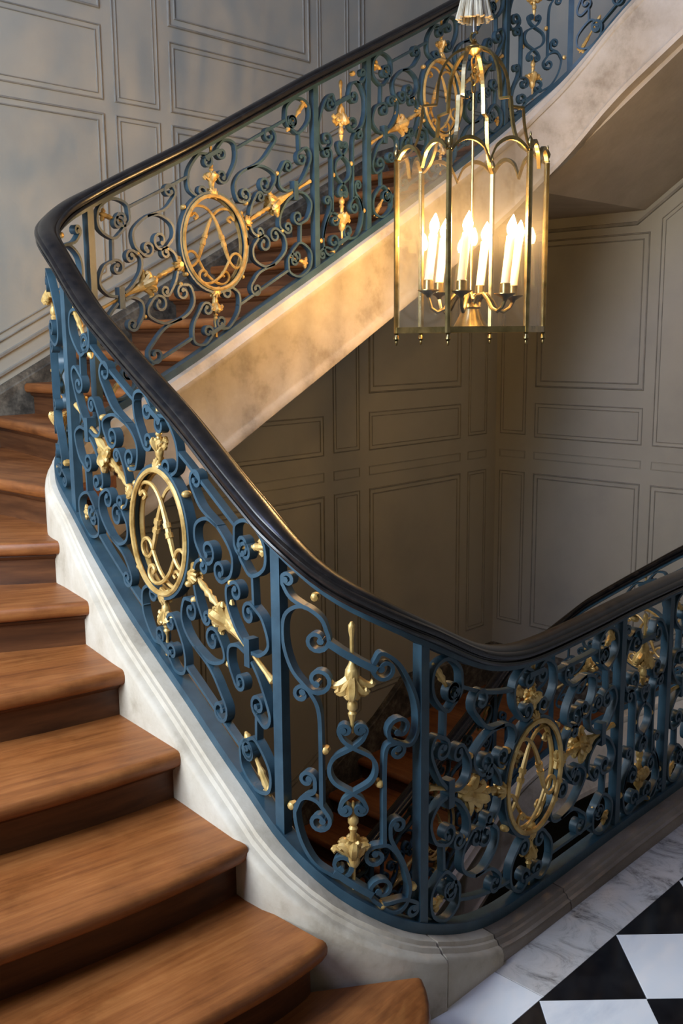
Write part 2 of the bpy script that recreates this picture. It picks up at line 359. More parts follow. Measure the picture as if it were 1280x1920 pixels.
colsU = [(1.6, 2.9, 1), (2.965, 3.235, 0), (3.305, 4.32, 1), (4.385, 4.65, 0), (4.74, 5.80, 1), (5.89, 6.14, 0)]
for a0, a1, big in colsU:
    if a1 < 4.4: panel(rk(a0, a1, 2.78, .24), 'Y', wl, 1.0 if big else .7)
    if a0 < 4.7:
        if a0 < 4.3: panel(rk(a0, a1, 3.19, .24) if rake(a1)+.24 > 2.84 else rect(a0, a1, 2.84, 3.19), 'Y', wl, .8) if big else panel(rect(a0, a1, 2.84, 4.9), 'Y', wl, .7)
        else: panel(rk(a0, a1, 4.9, .3), 'Y', wl, .7)
        if big: panel(rect(a0, a1, 3.26, 4.9), 'Y', wl, 1.2)
    else:
        panel(rect(a0, a1, 3.26 if big else 3.2, 4.9), 'Y', wl, 1.2 if big else .7)
for x0, x1, off in ((1.2, 4.9, .085), (1.2, 4.9, .17)):   # raked moulding above the skirting
    v = []; 
    for x in (x0, x1):
        z = rake(x)+off
        v += [(x, YW, z), (x, YW-.012, z+.004), (x, YW-.012, z+.016), (x, YW, z+.02)]
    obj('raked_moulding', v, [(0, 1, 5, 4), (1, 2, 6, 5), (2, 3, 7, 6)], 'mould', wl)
colsL = [(.6, 3.3, 1), (3.37, 4.40, 1), (4.485, 4.73, 0), (4.82, 5.81, 1), (5.9, 6.13, 0)]
LR = lambda x: rake(x)-STOREY
for a0, a1, big in colsL:
    t = min(2.25, rake(a0)-.5) if a0 < 4.7 else 2.34
    lowp = [(a0, max(LR(a0)+.30, -1e9)), (a1, min(LR(a1)+.30, -.55)), (a1, .68), (a0, .68)] if a0 < 4.6 else rect(a0, a1, -.55 if a0 > 4.9 else -.75, .68)
    panel(lowp, 'Y', wl, 1.0 if big else .7)
    panel(rect(a0, a1, .768, .83), 'Y', wl, .16)
    if big:
        panel(rect(a0, a1, .935, 1.19), 'Y', wl, .8)
        if t > 1.5: panel(rect(a0, a1, 1.31, t), 'Y', wl, 1.2)
    else: panel(rect(a0, a1, .945, t), 'Y', wl, .7)
SOF = lambda y: 2.48+max(0, 3.28-y)*.70         # soffit of flight three
colsR = [(4.17, 4.40, 0), (3.235, 4.095, 1), (2.0, 3.16, 1), (.9, 1.93, 1)]
for a0, a1, big in colsR:
    top = 2.34
    panel(rect(a0, a1, .768, .825), 'X', wr, .16)
    lo = -.52 if a0 > 3.2 else -.52+max(0, (3.13-a0))*.61
    panel([(a0, lo if a0 > 3.2 else min(.5, lo)), (a1, -.52 if a1 > 3.1 else min(.5, -.52+(3.13-a1)*.61)), (a1, .665), (a0, .665)], 'X', wr, 1.0 if big else .7)
    if a0 > 3.2:
        if big: panel(rect(a0, a1, .93, 1.185), 'X', wr, .8); panel(rect(a0, a1, 1.30, top), 'X', wr, 1.2)
        else: panel(rect(a0, a1, .945, top), 'X', wr, .7)
    else:
        panel([(a0, .93), (a1, .93), (a1, SOF(a1)-.145), (a0, SOF(a0)-.145)], 'X', wr, .8)
    panel(rect(a0, a1, 5.0, 7.4), 'X', wr, 1.0)
v = []                                          # line under the soffit on the far wall
ys = [4.44, 3.33, 1.0]; f = []
for y in ys:
    z = 2.395+max(0, 3.33-y)*.70
    v += [(XW, y, z-.008), (XW-.014, y, z-.004), (XW-.014, y, z+.014), (XW, y, z+.018)]
for i in range(2): f += [(i*4+t, i*4+t+1, i*4+5+t, i*4+4+t) for t in range(3)]
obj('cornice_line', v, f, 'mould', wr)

# ------------------------------------------------------------------ staircase
def resample(poly, n):
    """even the nosing line out: dense straight runs, softened at the bends, ends kept"""
    P = np.array(poly, float); d = np.concatenate([[0], np.cumsum(np.linalg.norm(np.diff(P, axis=0), axis=1))])
    m = max(40, int(d[-1]/.008)); u = np.linspace(0, d[-1], m); Q = np.stack([np.interp(u, d, P[:, 0]), np.interp(u, d, P[:, 1])], 1)
    k = 11
    for it in range(3):
        R = Q.copy()
        for i in range(m):
            h = min(k, i, m-1-i); R[i] = Q[i-h:i+h+1].mean(axis=0)
        Q = R
    d = np.concatenate([[0], np.cumsum(np.linalg.norm(np.diff(Q, axis=0), axis=1))])
    w = np.linspace(0, 1, n)**1.35*d[-1]                      # denser near the well end
    return np.stack([np.interp(w, d, Q[:, 0]), np.interp(w, d, Q[:, 1])], 1)
XI = XN+.005
NOSES = {
 0: [(1.692, 1.388), (1.668, 1.352), (1.625, 1.29), (1.53, 1.225), (1.25, 1.185), (.6, 1.19), (XI, 1.21)],
 1: [(1.478, 1.500), (1.464, 1.490), (1.437, 1.480), (1.348, 1.474), (1.086, 1.498), (XI, 1.62)],
 2: [(1.466, 1.762), (1.445, 1.758), (1.351, 1.756), (1.105, 1.769), (.836, 1.812), (XI, 2.05)],
 3: [(1.500, 2.064), (1.478, 2.064), (1.228, 2.084), (1.005, 2.122), (XI, 2.48)],
 4: [(1.545, 2.367), (1.522, 2.37), (1.346, 2.395), (1.175, 2.432), (XI, 3.02)],
 5: [(1.590, 2.618), (1.556, 2.633), (1.347, 2.747), (XI, 3.80)],
 6: [(1.70, 2.82), (1.616, 2.875), (1.477, 2.98), (.2, 4.1), (-.05, 4.435)],
 7: [(1.80, 2.96), (1.725, 3.04), (1.697, 3.153), (1.705, 3.403), (1.60, 4.435)],
 8: [(1.99, 3.16), (2.0, 3.446), (2.09, 3.874), (2.165, 4.313), (2.18, 4.435)]}
for k in range(9, 18): x = NX0+TREAD*(k-11); NOSES[k] = [(x, 3.19), (x, 3.6), (x, 4.0), (x, 4.435)]
NOSES[18] = [(NX0+TREAD*7, 3.10), (NX0+TREAD*7, 3.6), (NX0+TREAD*7, 4.435)]
for k in range(19, 26): y = 3.16-.262*(k-19); NOSES[k] = [(4.92, y), (5.3, y), (5.8, y), (6.245, y)]
def step(k, parent, dz=0.0, ns=26):
    z = (k+1)*RISER+dz; A = resample(NOSES[k], ns)
    if k == 18: B = np.stack([np.linspace(4.90, 6.245, ns), np.full(ns, 3.16)], 1)
    elif k == 25: B = np.stack([np.linspace(4.92, 6.245, ns), np.full(ns, 1.38)], 1)
    else: B = resample(NOSES[k+1], ns)
    T = np.gradient(A, axis=0); T /= np.linalg.norm(T, axis=1)[:, None]; I = np.stack([T[:, 1], -T[:, 0]], 1)
    sgn = np.sign(np.mean(np.sum((B-A)*I, axis=1))); I = I*sgn
    TB = np.gradient(B, axis=0); TB /= np.linalg.norm(TB, axis=1)[:, None]; IB = np.stack([TB[:, 1], -TB[:, 0]], 1)
    IB *= np.sign(np.sum(IB*I, axis=1))[:, None]
    Bk = B+IB*.05
    org = np.array([A[0][0], A[0][1], z]); ang = math.atan2(A[-1][1]-A[0][1], A[-1][0]-A[0][0])
    prof = [(.030, -.046), (.010, -.044), (.002, -.036), (0, -.026), (0, -.016), (.004, -.006), (.012, -.001), (.024, 0)]
    v = []; f = []; kk = len(prof)+2
    for i in range(ns):
        for d, h in prof: v.append((*(A[i]+I[i]*d), z+h))
        v.append((*Bk[i], z)); v.append((*Bk[i], z-.046))
    for i in range(ns-1):
        for j in range(kk): l = (j+1) % kk; f.append((i*kk+j, i*kk+l, (i+1)*kk+l, (i+1)*kk+j))
    f.append(tuple(range(kk))); f.append(tuple(reversed([(ns-1)*kk+j for j in range(kk)])))
    if k == 18:   # quarter landing: one flat board area over the corner
        poly = [(A[0][0]+.03, 3.12), (6.245, 3.12), (6.245, 4.435), (A[0][0]+.03, 4.435)]
        mb = MB(); mb.v = v; mb.f = f
        mb.v = []; mb.f = []
        for i in range(ns):
            for d, h in prof: mb.v.append((*(A[i]+I[i]*d), z+h))
            mb.v.append((*(A[i]+I[i]*.06), z)); mb.v.append((*(A[i]+I[i]*.06), z-.046))
        mb.f = list(f); mb.prism([(A[0][0]+.055, 3.12), (6.245, 3.12), (6.245, 4.435), (A[0][0]+.055, 4.435)], z-.046, z-.0004); v, f = mb.v, mb.f
    c, s = math.cos(-ang), math.sin(-ang)
    loc = lambda p: ((p[0]-org[0])*c-(p[1]-org[1])*s, (p[0]-org[0])*s+(p[1]-org[1])*c, p[2]-org[2])
    tr = obj('step', [loc(p) for p in v], f, 'oak', parent, True, loc=tuple(org), rotz=ang)
    # riser with the little bed-mould under the nosing
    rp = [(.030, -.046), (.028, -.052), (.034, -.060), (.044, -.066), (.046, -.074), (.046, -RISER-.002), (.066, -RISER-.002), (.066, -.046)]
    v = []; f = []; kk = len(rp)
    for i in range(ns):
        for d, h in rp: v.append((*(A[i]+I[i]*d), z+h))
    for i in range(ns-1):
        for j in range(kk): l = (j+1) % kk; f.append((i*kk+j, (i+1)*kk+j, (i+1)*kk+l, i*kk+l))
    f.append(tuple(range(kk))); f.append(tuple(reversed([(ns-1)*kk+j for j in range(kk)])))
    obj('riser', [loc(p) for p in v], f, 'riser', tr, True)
    return tr

st = empty('staircase', (1.45, 1.4, 0), 'oak staircase with pale stone string climbing left then right from the marble landing', 'staircase')
bpy.context.view_layer.update()
def child_keep(o, p):
    o.parent = p; o.matrix_parent_inverse = Matrix.Translation(-Vector(p.location))
UP = []
for k in range(0, 26): UP.append(step(k, None))
st2 = empty('staircase', (2.2, 3.3, -3.0), 'dark lower staircase seen below the landing through the railing', 'staircase')
LO = [step(k, None, -STOREY) for k in range(8, 26)]
for o in UP: child_keep(o, st)
for o in LO: child_keep(o, st2)

# stone string (one profile swept along the well)
def string_prof(depth, outer=.098):
    return [(-.02, .0), (-.056, -.003), (-.060, -.014), (-.068, -.016), (-.074, -.028), (-.084, -.031), (-outer+.004, -.036), (-outer, -.046), (-outer, -depth),
            (.064, -depth), (.066, -depth+.030), (.058, -depth+.042), (.055, -depth+.06), (.055, -.075), (.062, -.066), (.063, -.040), (.054, -.032), (.050, -.016), (.046, -.004), (.02, .0)]
def string_part(s0, s1, depth, dz, parent, name='stone_string', outer=.098):
    prof = string_prof(depth, outer); v, f = extrude_profile(prof, s0, s1, .045, lambda s: zbar(s)+dz)
    n = max(2, int((s1-s0)/.045)); k = len(prof)          # the string narrows round the upper turn
    for i in range(n+1):
        s = s0+(s1-s0)*i/n; w_ = float(np.interp(s, [3.85, 4.3, 5.2, 5.6], [1, .46, .46, .8])); p = pxy(s); q = pnor(s)
        for j_ in range(k):
            o_, h_ = prof[j_]
            if o_ < -.02: o_ = -.02+(o_+.02)*w_
            v[i*k+j_] = (p[0]+q[0]*o_, p[1]+q[1]*o_, zbar(s)+dz+h_)
    o = obj(name, v, f, 'kerb' if name == 'stone_kerb' and s0 < 2.5 else 'stone', None, True); child_keep(o, parent); return o
for a_, b_ in ((.05, 1.2), (1.205, 2.19), (2.195, 2.54)): string_part(a_, b_, .38, 0, st, 'stone_kerb', .086)
string_part(2.546, 2.785, .38, 0, st, 'stone_kerb', .092)
string_part(2.792, 4.20, .43, 0, st)
string_part(4.20, 5.15, .43, 0, st)
string_part(5.15, 7.40, .43, 0, st)
string_part(7.40, 9.5, .43, 0, st)
string_part(4.3, 7.40, .43, -STOREY, st2); string_part(7.40, 9.5, .43, -STOREY, st2)
# soffits
def soffit(dz, parent):
    th = .03; sb = lambda x: zbar(4.914+(x-2.1))-.405
    xs = [2.15, 3.0, 3.9, 4.6, 4.86]
    prof = [(x, sb(x)+dz) for x in xs]; prof[-1] = (4.86, 2.48+dz)
    v = []; f = []
    for x, z in prof: v += [(x, 3.22, z), (x, 4.438, z), (x, 4.438, z+th), (x, 3.22, z+th)]
    for i in range(len(prof)-1):
        for j in range(4): l = (j+1) % 4; f.append((i*4+j, i*4+l, i*4+4+l, i*4+4+j))
    f += [(3, 2, 1, 0), tuple(len(v)-4+q for q in (0, 1, 2, 3))]
    o = obj('soffit', v, f, 'plaster'); child_keep(o, parent)
    m = MB(); z = 2.48+dz; m.box((4.861, 3.28, z), (6.248, 4.438, z+th)); o = m.obj('soffit', 'plaster'); child_keep(o, parent)
    v = []; f = []; ys = [3.28, 2.6, 2.0, 1.55]
    for y in ys: zz = SOF(y)+dz; v += [(4.95, y, zz), (6.248, y, zz), (6.248, y, zz+th), (4.95, y, zz+th)]
    for i in range(len(ys)-1):
        for j in range(4): l = (j+1) % 4; f.append((i*4+j, i*4+4+j, i*4+4+l, i*4+l))
    f += [(0, 1, 2, 3), tuple(len(v)-4+q for q in (3, 2, 1, 0))]
    o = obj('soffit', v, f, 'plaster'); child_keep(o, parent)
soffit(0, st); soffit(-STOREY, st2)

# stone skirtings following the rake
def skirting(name, pts, plane, label):
    """pts: (along, z_top, z_bottom)"""
    v = []; f = []; t0, t1 = .028, .016
    for a, zt, zb in pts:
        for d, z in ((0, zb), (t0, zb), (t0, zt-.035), (t1+.006, zt-.028), (t1, zt), (0, zt)):
            v.append((a, YW-d, z) if plane == 'Y' else (XW-d, a, z))
    k = 6
    for i in range(len(pts)-1):
        for j in range(k): l = (j+1) % k; f.append((i*k+j, i*k+l, (i+1)*k+l, (i+1)*k+j))
    f += [tuple(reversed(range(k))), tuple(len(v)-k+j for j in range(k))]
    o = obj(name, v, f, 'skirt'); return structure(o, label)
b1 = skirting('baseboard_left', [(1.55, rake(1.7)+.06, rake(1.7)-.45), (2.1, rake(2.1)+.05, rake(2.1)-.42), (4.9, rake(4.9)+.05, rake(4.9)-.42), (5.2, rake(4.95)+.12, rake(4.95)-.2), (6.24, rake(4.95)+.12, rake(4.95)-.2)], 'Y', 'dark worn stone skirting stepping up the wall beside the second flight')
skirting('baseboard_left_lower', [(2.1, LR(2.1)+.12, LR(2.1)-.42), (4.85, LR(4.85)+.16, LR(4.85)-.42), (5.15, -.71, -1.1), (6.24, -.71, -1.1)], 'Y', 'dark stone skirting beside the lower flight')
skirting('baseboard_right_lower', [(4.43, -.71, -1.1), (3.2, -.71, -1.1), (2.9, -.60, -1.0), (1.5, .28, -.2), (-2.5, .28, 0)], 'X', 'dark stone skirting at the turn of the lower stair')

# ------------------------------------------------------------------ balustrade ironwork
class Panel:
    """maps panel coordinates (x along the run from the panel centre, y from the raked mid line) into the place"""
    def __init__(s, s0, s1, dz): s.s0, s.s1, s.sc, s.dz = s0, s1, (s0+s1)/2, dz
    def low(s, x): return zbar(s.sc+x)+.031+s.dz
    def high(s, x): return zrail(s.sc+x)+s.dz
    def real(s, p):                           # panel -> (x, z)
        lo, hi = s.low(p[0]), s.high(p[0]); return np.array([p[0], (lo+hi)/2+p[1]*(hi-lo)/.76])
    def upright(s, p, y0=0.0):                # not raked
        lo, hi = s.low(0), s.high(0); return np.array([p[0], (lo+hi)/2+p[1]*(hi-lo)/.76])
    def w(s, q, d=0.0):                       # (x, z) -> world, d = depth towards the well
        a = pxy(s.sc+q[0]); n = pnor(s.sc+q[0]); return np.array([a[0]+n[0]*d, a[1]+n[1]*d, q[1]])

def catmull(P, n=8):
    P = [np.array(p, float) for p in P]; Q = []
    for i in range(len(P)-1):
        p0 = P[i-1] if i > 0 else 2*P[0]-P[1]; p1, p2 = P[i], P[i+1]; p3 = P[i+2] if i+2 < len(P) else 2*P[-1]-P[-2]
        for k in range(n):
            t = k/n; Q.append(.5*((2*p1)+(-p0+p2)*t+(2*p0-5*p1+4*p2-p3)*t*t+(-p0+3*p1-3*p2+p3)*t**3))
    Q.append(P[-1]); return Q

def curl(p, t, sg, r0, turns=1.12, n=16):
    """spiral in from point p, heading t, turning sg, first radius r0"""
    a = math.atan2(t[1], t[0]); out = []; q = np.array(p, float); tot = turns*2*math.pi; da = tot/n
    for i in range(n):
        r = r0*(1.12-.78*(i+.5)/n); a2 = a+sg*da; am = (a+a2)/2
        q = q+np.array([math.cos(am), math.sin(am)])*2*r*math.sin(da/2); a = a2; out.append(q)
    return out

def ribbon(mb, P, pts, t=.0095, d=.025, eyes=(False, False)):
    """flat iron strap along (x,z) points"""
    n = len(pts); v = []
    for i in range(n):
        a, b = pts[max(i-1, 0)], pts[min(i+1, n-1)]; tg = b-a; tg = tg/(np.linalg.norm(tg)+1e-12); nb = np.array([-tg[1], tg[0]])
        for sn, sd in ((1, 1), (1, -1), (-1, -1), (-1, 1)): v.append(P.w(pts[i]+nb*sn*t/2, sd*d/2))
    f = []
    for i in range(n-1):
        for j in range(4): l = (j+1) % 4; f.append((i*4+j, (i+1)*4+j, (i+1)*4+l, i*4+l))
    f += [(0, 1, 2, 3), (n*4-1, n*4-2, n*4-3, n*4-4)]
    mb.add(v, f)
    for e, c in zip(eyes, (pts[0], pts[-1])):
        if e:
            k = 8; r = .0085; vv = []
            for sd in (-1, 1):
                for j in range(k): an = 2*math.pi*j/k; vv.append(P.w(c+np.array([math.cos(an), math.sin(an)])*r, sd*(d/2+.001)))
            mb.add(vv, [tuple(range(k)), tuple(reversed(range(k, 2*k)))]+[(j, k+j, k+(j+1) % k, (j+1) % k) for j in range(k)])

def stroke(P, body, sx, sy, c0=None, c1=None, up=False, t=.0095, d=.025, xs=1.0, anchor=None):
    mp = P.upright if up else P.real
    if anchor is not None:
        ax_ = anchor*sx*xs
        mp = lambda p: np.array([p[0], .4*P.real(p)[1]+.6*P.real((ax_, p[1]))[1]])
    B = catmull([mp((p[0]*sx*xs, p[1]*sy)) for p in body], 6); sg = sx*sy
    pre = []; post = []
    if c0: tg = B[0]-B[1]; pre = curl(B[0], tg, c0[0]*sg, c0[1], *(c0[2:] or ()))[::-1]
    if c1: tg = B[-1]-B[-2]; post = curl(B[-1], tg, c1[0]*sg, c1[1], *(c1[2:] or ()))
    mb = MB(); ribbon(mb, P, pre+B+post, t, d, (bool(c0), bool(c1))); return mb

def straight(P, a, b, t=.010, d=.020, n=6):
    mb = MB(); ribbon(mb, P, [P.real((a[0]+(b[0]-a[0])*i/n, a[1]+(b[1]-a[1])*i/n)) for i in range(n+1)], t, d); return mb

def gold_axis(mb, P, a, b, prof, up=False, seg=8):
    """turned gilt spindle: prof = (t along 0..1, radius)"""
    mp = P.upright if up else P.real; A, B = mp(a), mp(b)
    mb.tube([P.w(A+(B-A)*t) for t, r in prof], [max(r, .0006) for t, r in prof], seg)

def gold_leaf(mb, P, A, ax, side, L, spread, depth=0.0, r=.008):
    """one acanthus leaf from A along unit ax (x,z), curling to side; depth bends it out of the plane"""
    pr = np.array([-ax[1], ax[0]])*side; pts = []; rad = []
    for t in np.linspace(0, 1, 8):
        lat = spread*(t**1.6)*(1-.12*t); lon = L*(t-.42*t**3.2)
        q = A+ax*lon+pr*lat; pts.append(P.w(q, depth*math.sin(t*2.0))); rad.append(r*(.75+.55*math.sin(math.pi*min(1, t*1.05)))*(1 if t < .9 else .9))
    mb.tube(pts, rad, 6)
    e = A+ax*(L*(1-.42))+pr*spread*.88
    mb.tube([P.w(e-pr*.012, depth*.9), P.w(e-pr*.004-ax*.006, depth*.9), P.w(e+pr*.004, depth*.9)], [.004, .0085, .004], 6)

def fleur(mb, P, A, ax, size=1.0):
    ax = ax/np.linalg.norm(ax); S = size
    for sd in (-1, 1):
        gold_leaf(mb, P, A, ax, sd, .050*S, .050*S, 0, .0085*S)
        gold_leaf(mb, P, A, ax, sd, .070*S, .034*S, .012*S, .0080*S)
        gold_leaf(mb, P, A, ax, sd, .070*S, .034*S, -.012*S, .0080*S)
        gold_leaf(mb, P, A, ax, sd, .082*S, .014*S, .016*S, .0070*S)
        gold_leaf(mb, P, A, ax, sd, .082*S, .014*S, -.016*S, .0070*S)
    for dp in (-.024, .024): gold_leaf(mb, P, A, ax, 1, .080*S, .003*S, dp*S, .0090*S)
    mb.tube([P.w(A+ax*t*S) for t in (-.016, -.006, .012, .045, .066)], [.006*S, .0135*S, .0155*S, .010*S, .004*S], 8)

def palmette(P, q, ax, size=1.0):
    mb = MB(); ax = ax/np.linalg.norm(ax); pr = np.array([-ax[1], ax[0]])
    for k in (-2, -1, 0, 1, 2):
        a = k*.42; dr = ax*math.cos(a)+pr*math.sin(a); L = (.040-.004*abs(k))*size
        for dp in (-.012, .012): mb.tube([P.w(q-ax*.018*size, dp*.6), P.w(q-ax*.018*size+dr*L*.6, dp), P.w(q-ax*.018*size+dr*L, dp*.8)], [.005*size, .0075*size, .0035*size], 6)
    for sd in (-1, 1): mb.tube([P.w(q-ax*.014*size+pr*sd*.004), P.w(q-ax*.022*size+pr*sd*.022*size), P.w(q-ax*.010*size+pr*sd*.030*size)], [.009, .009, .006], 6)
    mb.tube([P.w(q-ax*.008, -.017), P.w(q-ax*.008, 0), P.w(q-ax*.008, .017)], [.010*size, .017*size, .010*size], 8)
    return mb

def bead(P, p, r=.0105, up=False):
    mb = MB(); q = (P.upright if up else P.real)(p)
    mb.tube([P.w(q, d) for d in (-.014, -.010, 0, .010, .014)], [.003, r*.8, r, r*.8, .003], 8); return mb

def sub(mb, name, m, part, bal, smooth=True):
    o = obj(name, mb.v, mb.f, m, None, smooth); o.parent = part; o.matrix_parent_inverse = part_inv[part.name]; return o
part_inv = {}
def as_part(mb, name, m, bal, label=None):
    c = np.mean(np.array(mb.v), axis=0)
    o = obj(name, [np.array(p)-c for p in mb.v], mb.f, m, None, True, loc=tuple(c)); child_keep(o, bal)
    part_inv[o.name] = Matrix.Translation(-Vector(c))
    if label: o['label'] = label
    return o

def medallion_panel(s0, s1, dz, bal):
    P = Panel(s0, s1, dz); hw = (s1-s0)/2-.014; xs = hw/.555; a_, b_ = .168*min(1, xs), .196
    # iron oval band is the panel's core
    n = 40; E_ = [P.upright((a_*math.cos(2*math.pi*i/n), b_*math.sin(2*math.pi*i/n))) for i in range(n)]
    core = MB(); ribbon(core, P, E_+[E_[0], E_[1]], .012, .030); part = as_part(core, 'medallion_panel', 'iron', bal)
    add = lambda mb, nm, m: sub(mb, nm, m, part, bal)
    g = MB()
    for dp in (-.016, .016):
        k = [P.upright((.93*a_*math.cos(2*math.pi*i/n), .94*b_*math.sin(2*math.pi*i/n))) for i in range(n)]
        g.tube([P.w(q, dp) for q in k], .0078, 6, closed=True)
    add(g, 'gilt_oval', 'gold')
    # interlaced gilt double L
    Lp = [(-.68, .52), (-.57, .58), (-.68, .655), (-.81, .58), (-.77, .75), (-.56, .83), (-.25, .79), (.02, .58), (.23, .23), (.38, -.10), (.545, -.42), (.745, -.56), (.945, -.50), (.975, -.33), (.805, -.22), (.62, -.27), (.47, -.48), (.26, -.73), (-.07, -.92), (-.375, -.96), (-.56, -.85), (-.54, -.71), (-.41, -.655), (-.315, -.72), (-.39, -.79)]
    for sx in (1, -1):
        c = catmull([P.upright((x*sx*a_*.84, y*b_*.86)) for x, y in Lp], 4); N_ = len(c); mb = MB()
        rad = []
        for i in range(N_):
            u = i/(N_-1); r = .0058
            if .29 < u < .42: r += .0030*math.sin((u-.29)/.13*math.pi)
            rad.append(r)
        mb.tube([P.w(q, .006*sx) for q in c], rad, 6)
        i0 = int(N_*.345)
        for dd in (0, 1): q = c[i0+dd*2]; mb.tube([P.w(c[i0+dd*2-1]*.5+q*.5, .006*sx), P.w(c[i0+dd*2+1]*.5+q*.5, .006*sx)], .0115, 8)
        add(mb, 'monogram_letter', 'gold')
    quarter = [
      ([(-.430,.012),(-.395,.022),(-.357,.058),(-.352,.105),(-.380,.142)], None, (1,.023)),
      ([(-.462,.012),(-.502,.040),(-.538,.098),(-.516,.148),(-.474,.152)], None, (-1,.027)),
      ([(-.428,.252),(-.470,.230),(-.530,.278),(-.526,.344),(-.466,.374),(-.406,.346),(-.396,.300)], (1,.027), (-1,.030)),
      ([(-.074,.212),(-.118,.266),(-.116,.334),(-.066,.372),(-.030,.360)], (1,.026), (-1,.024)),
      ([(-.186,.020),(-.200,.056),(-.226,.086)], None, (1,.020))]
    sway = [([(-.192,.262),(-.236,.238),(-.321,.246),(-.381,.222),(-.378,.165),(-.344,.117)], (1,.028), (1,.028)),
      ([(-.318,.248),(-.262,.228),(-.208,.172),(-.200,.122),(-.230,.096)], None, (-1,.034)),
      ([(.327,.246),(.256,.206),(.150,.208),(.112,.176),(.126,.110),(.156,.086)], (1,.034), (1,.028)),
      ([(.176,.210),(.254,.188),(.322,.130),(.330,.095),(.306,.070)], None, (-1,.032))]
    for rt_ in (1, -1):
        for body, c0, c1 in sway: add(stroke(P, body, rt_, rt_, c0, c1, xs=xs), 'scroll', 'iron')
        for q in ((-.366, .130), (-.229, .085), (.345, .118), (.172, .076)): add(bead(P, (q[0]*rt_*xs, q[1]*rt_)), 'gilt_bead', 'gold')
    for sx in (1, -1):
        for sy in (1, -1):
            for iq, (body, c0, c1) in enumerate(quarter): add(stroke(P, body, sx, sy, c0, c1, xs=xs, anchor=-.466 if iq == 2 else None), 'scroll', 'iron')
            add(straight(P, (-.475*sx*xs, .146*sy), (-.472*sx*xs, .234*sy), n=3), 'strut', 'iron')
            add(straight(P, (-.398*sx*xs, .313*sy), (-.116*sx*xs, .313*sy), .010, .022), 'rake_bar', 'iron')
            for an in (38,): add(bead(P, (-(a_+.014)*math.cos(math.radians(an))*sx, (b_+.014)*math.sin(math.radians(an))*sy), up=True), 'gilt_bead', 'gold')
            # gilt bobbin through the corner ring
            mb = MB(); A, B = (-.520*sx*xs, .345*sy), (-.408*sx*xs, .262*sy)
            gold_axis(mb, P, A, B, [(0, .003), (.05, .007), (.2, .011), (.32, .0085), (.36, .011), (.40, .0085), (.45, .006), (.62, .0045), (.80, .006), (.93, .0105), (1, .003)])
            q0, q1 = P.real(A), P.real(B); ax = (q0-q1)/np.linalg.norm(q0-q1)
            for sd in (-1, 1): gold_leaf(mb, P, q0-ax*.035, ax, sd, .040, .022, 0, .0055)
            add(mb, 'gilt_bobbin', 'gold')
    for sy in (1, -1):
        add(straight(P, (-.036, .346*sy), (.036, .346*sy), .016, .030, 3), 'collar_bar', 'iron')
        mb = MB(); gold_axis(mb, P, (0, .378*sy), (0, .205*sy), [(0, .006), (.08, .0055), (.25, .0045), (.40, .006), (.44, .010), (.48, .006), (.52, .010), (.56, .006), (.66, .012), (.8, .013), (.95, .008), (1, .004)])
        q = P.real((0, .225*sy)); t = P.real((0, .38*sy)); ax = (t-q); fleur(mb, P, q+ax/np.linalg.norm(ax)*.006, ax, .85); add(mb, 'gilt_finial', 'gold')
        add(palmette(P, P.upright((0, (b_+.004)*sy)), np.array([0, float(sy)]), .9), 'gilt_palmette', 'gold')
    for sx in (1, -1):
        mb = MB(); gold_axis(mb, P, (-.545*sx*xs, 0), (-.185*sx*xs, 0), [(0, .003), (.015, .010), (.04, .009), (.09, .0065), (.22, .006), (.40, .009), (.46, .014), (.50, .016), (.53, .012), (.60, .012), (.74, .0065), (.78, .011), (.81, .007), (.84, .012), (.87, .008), (.91, .010), (1, .004)])
        q = P.real((-.36*sx*xs, 0)); t = P.real((-.25*sx*xs, 0)); fleur(mb, P, q, t-q, 1.30); add(mb, 'gilt_arrow', 'gold')
        q = P.real((-.178*sx*xs, 0)); t = P.real((-.3*sx*xs, 0)); add(palmette(P, q, t-q, 1.0), 'gilt_palmette', 'gold')
        mb = MB(); ribbon(mb, P, [P.real((-.446*sx*xs, y)) for y in (-.040, 0, .040)], .024, .030); add(mb, 'collar', 'iron')
    return part

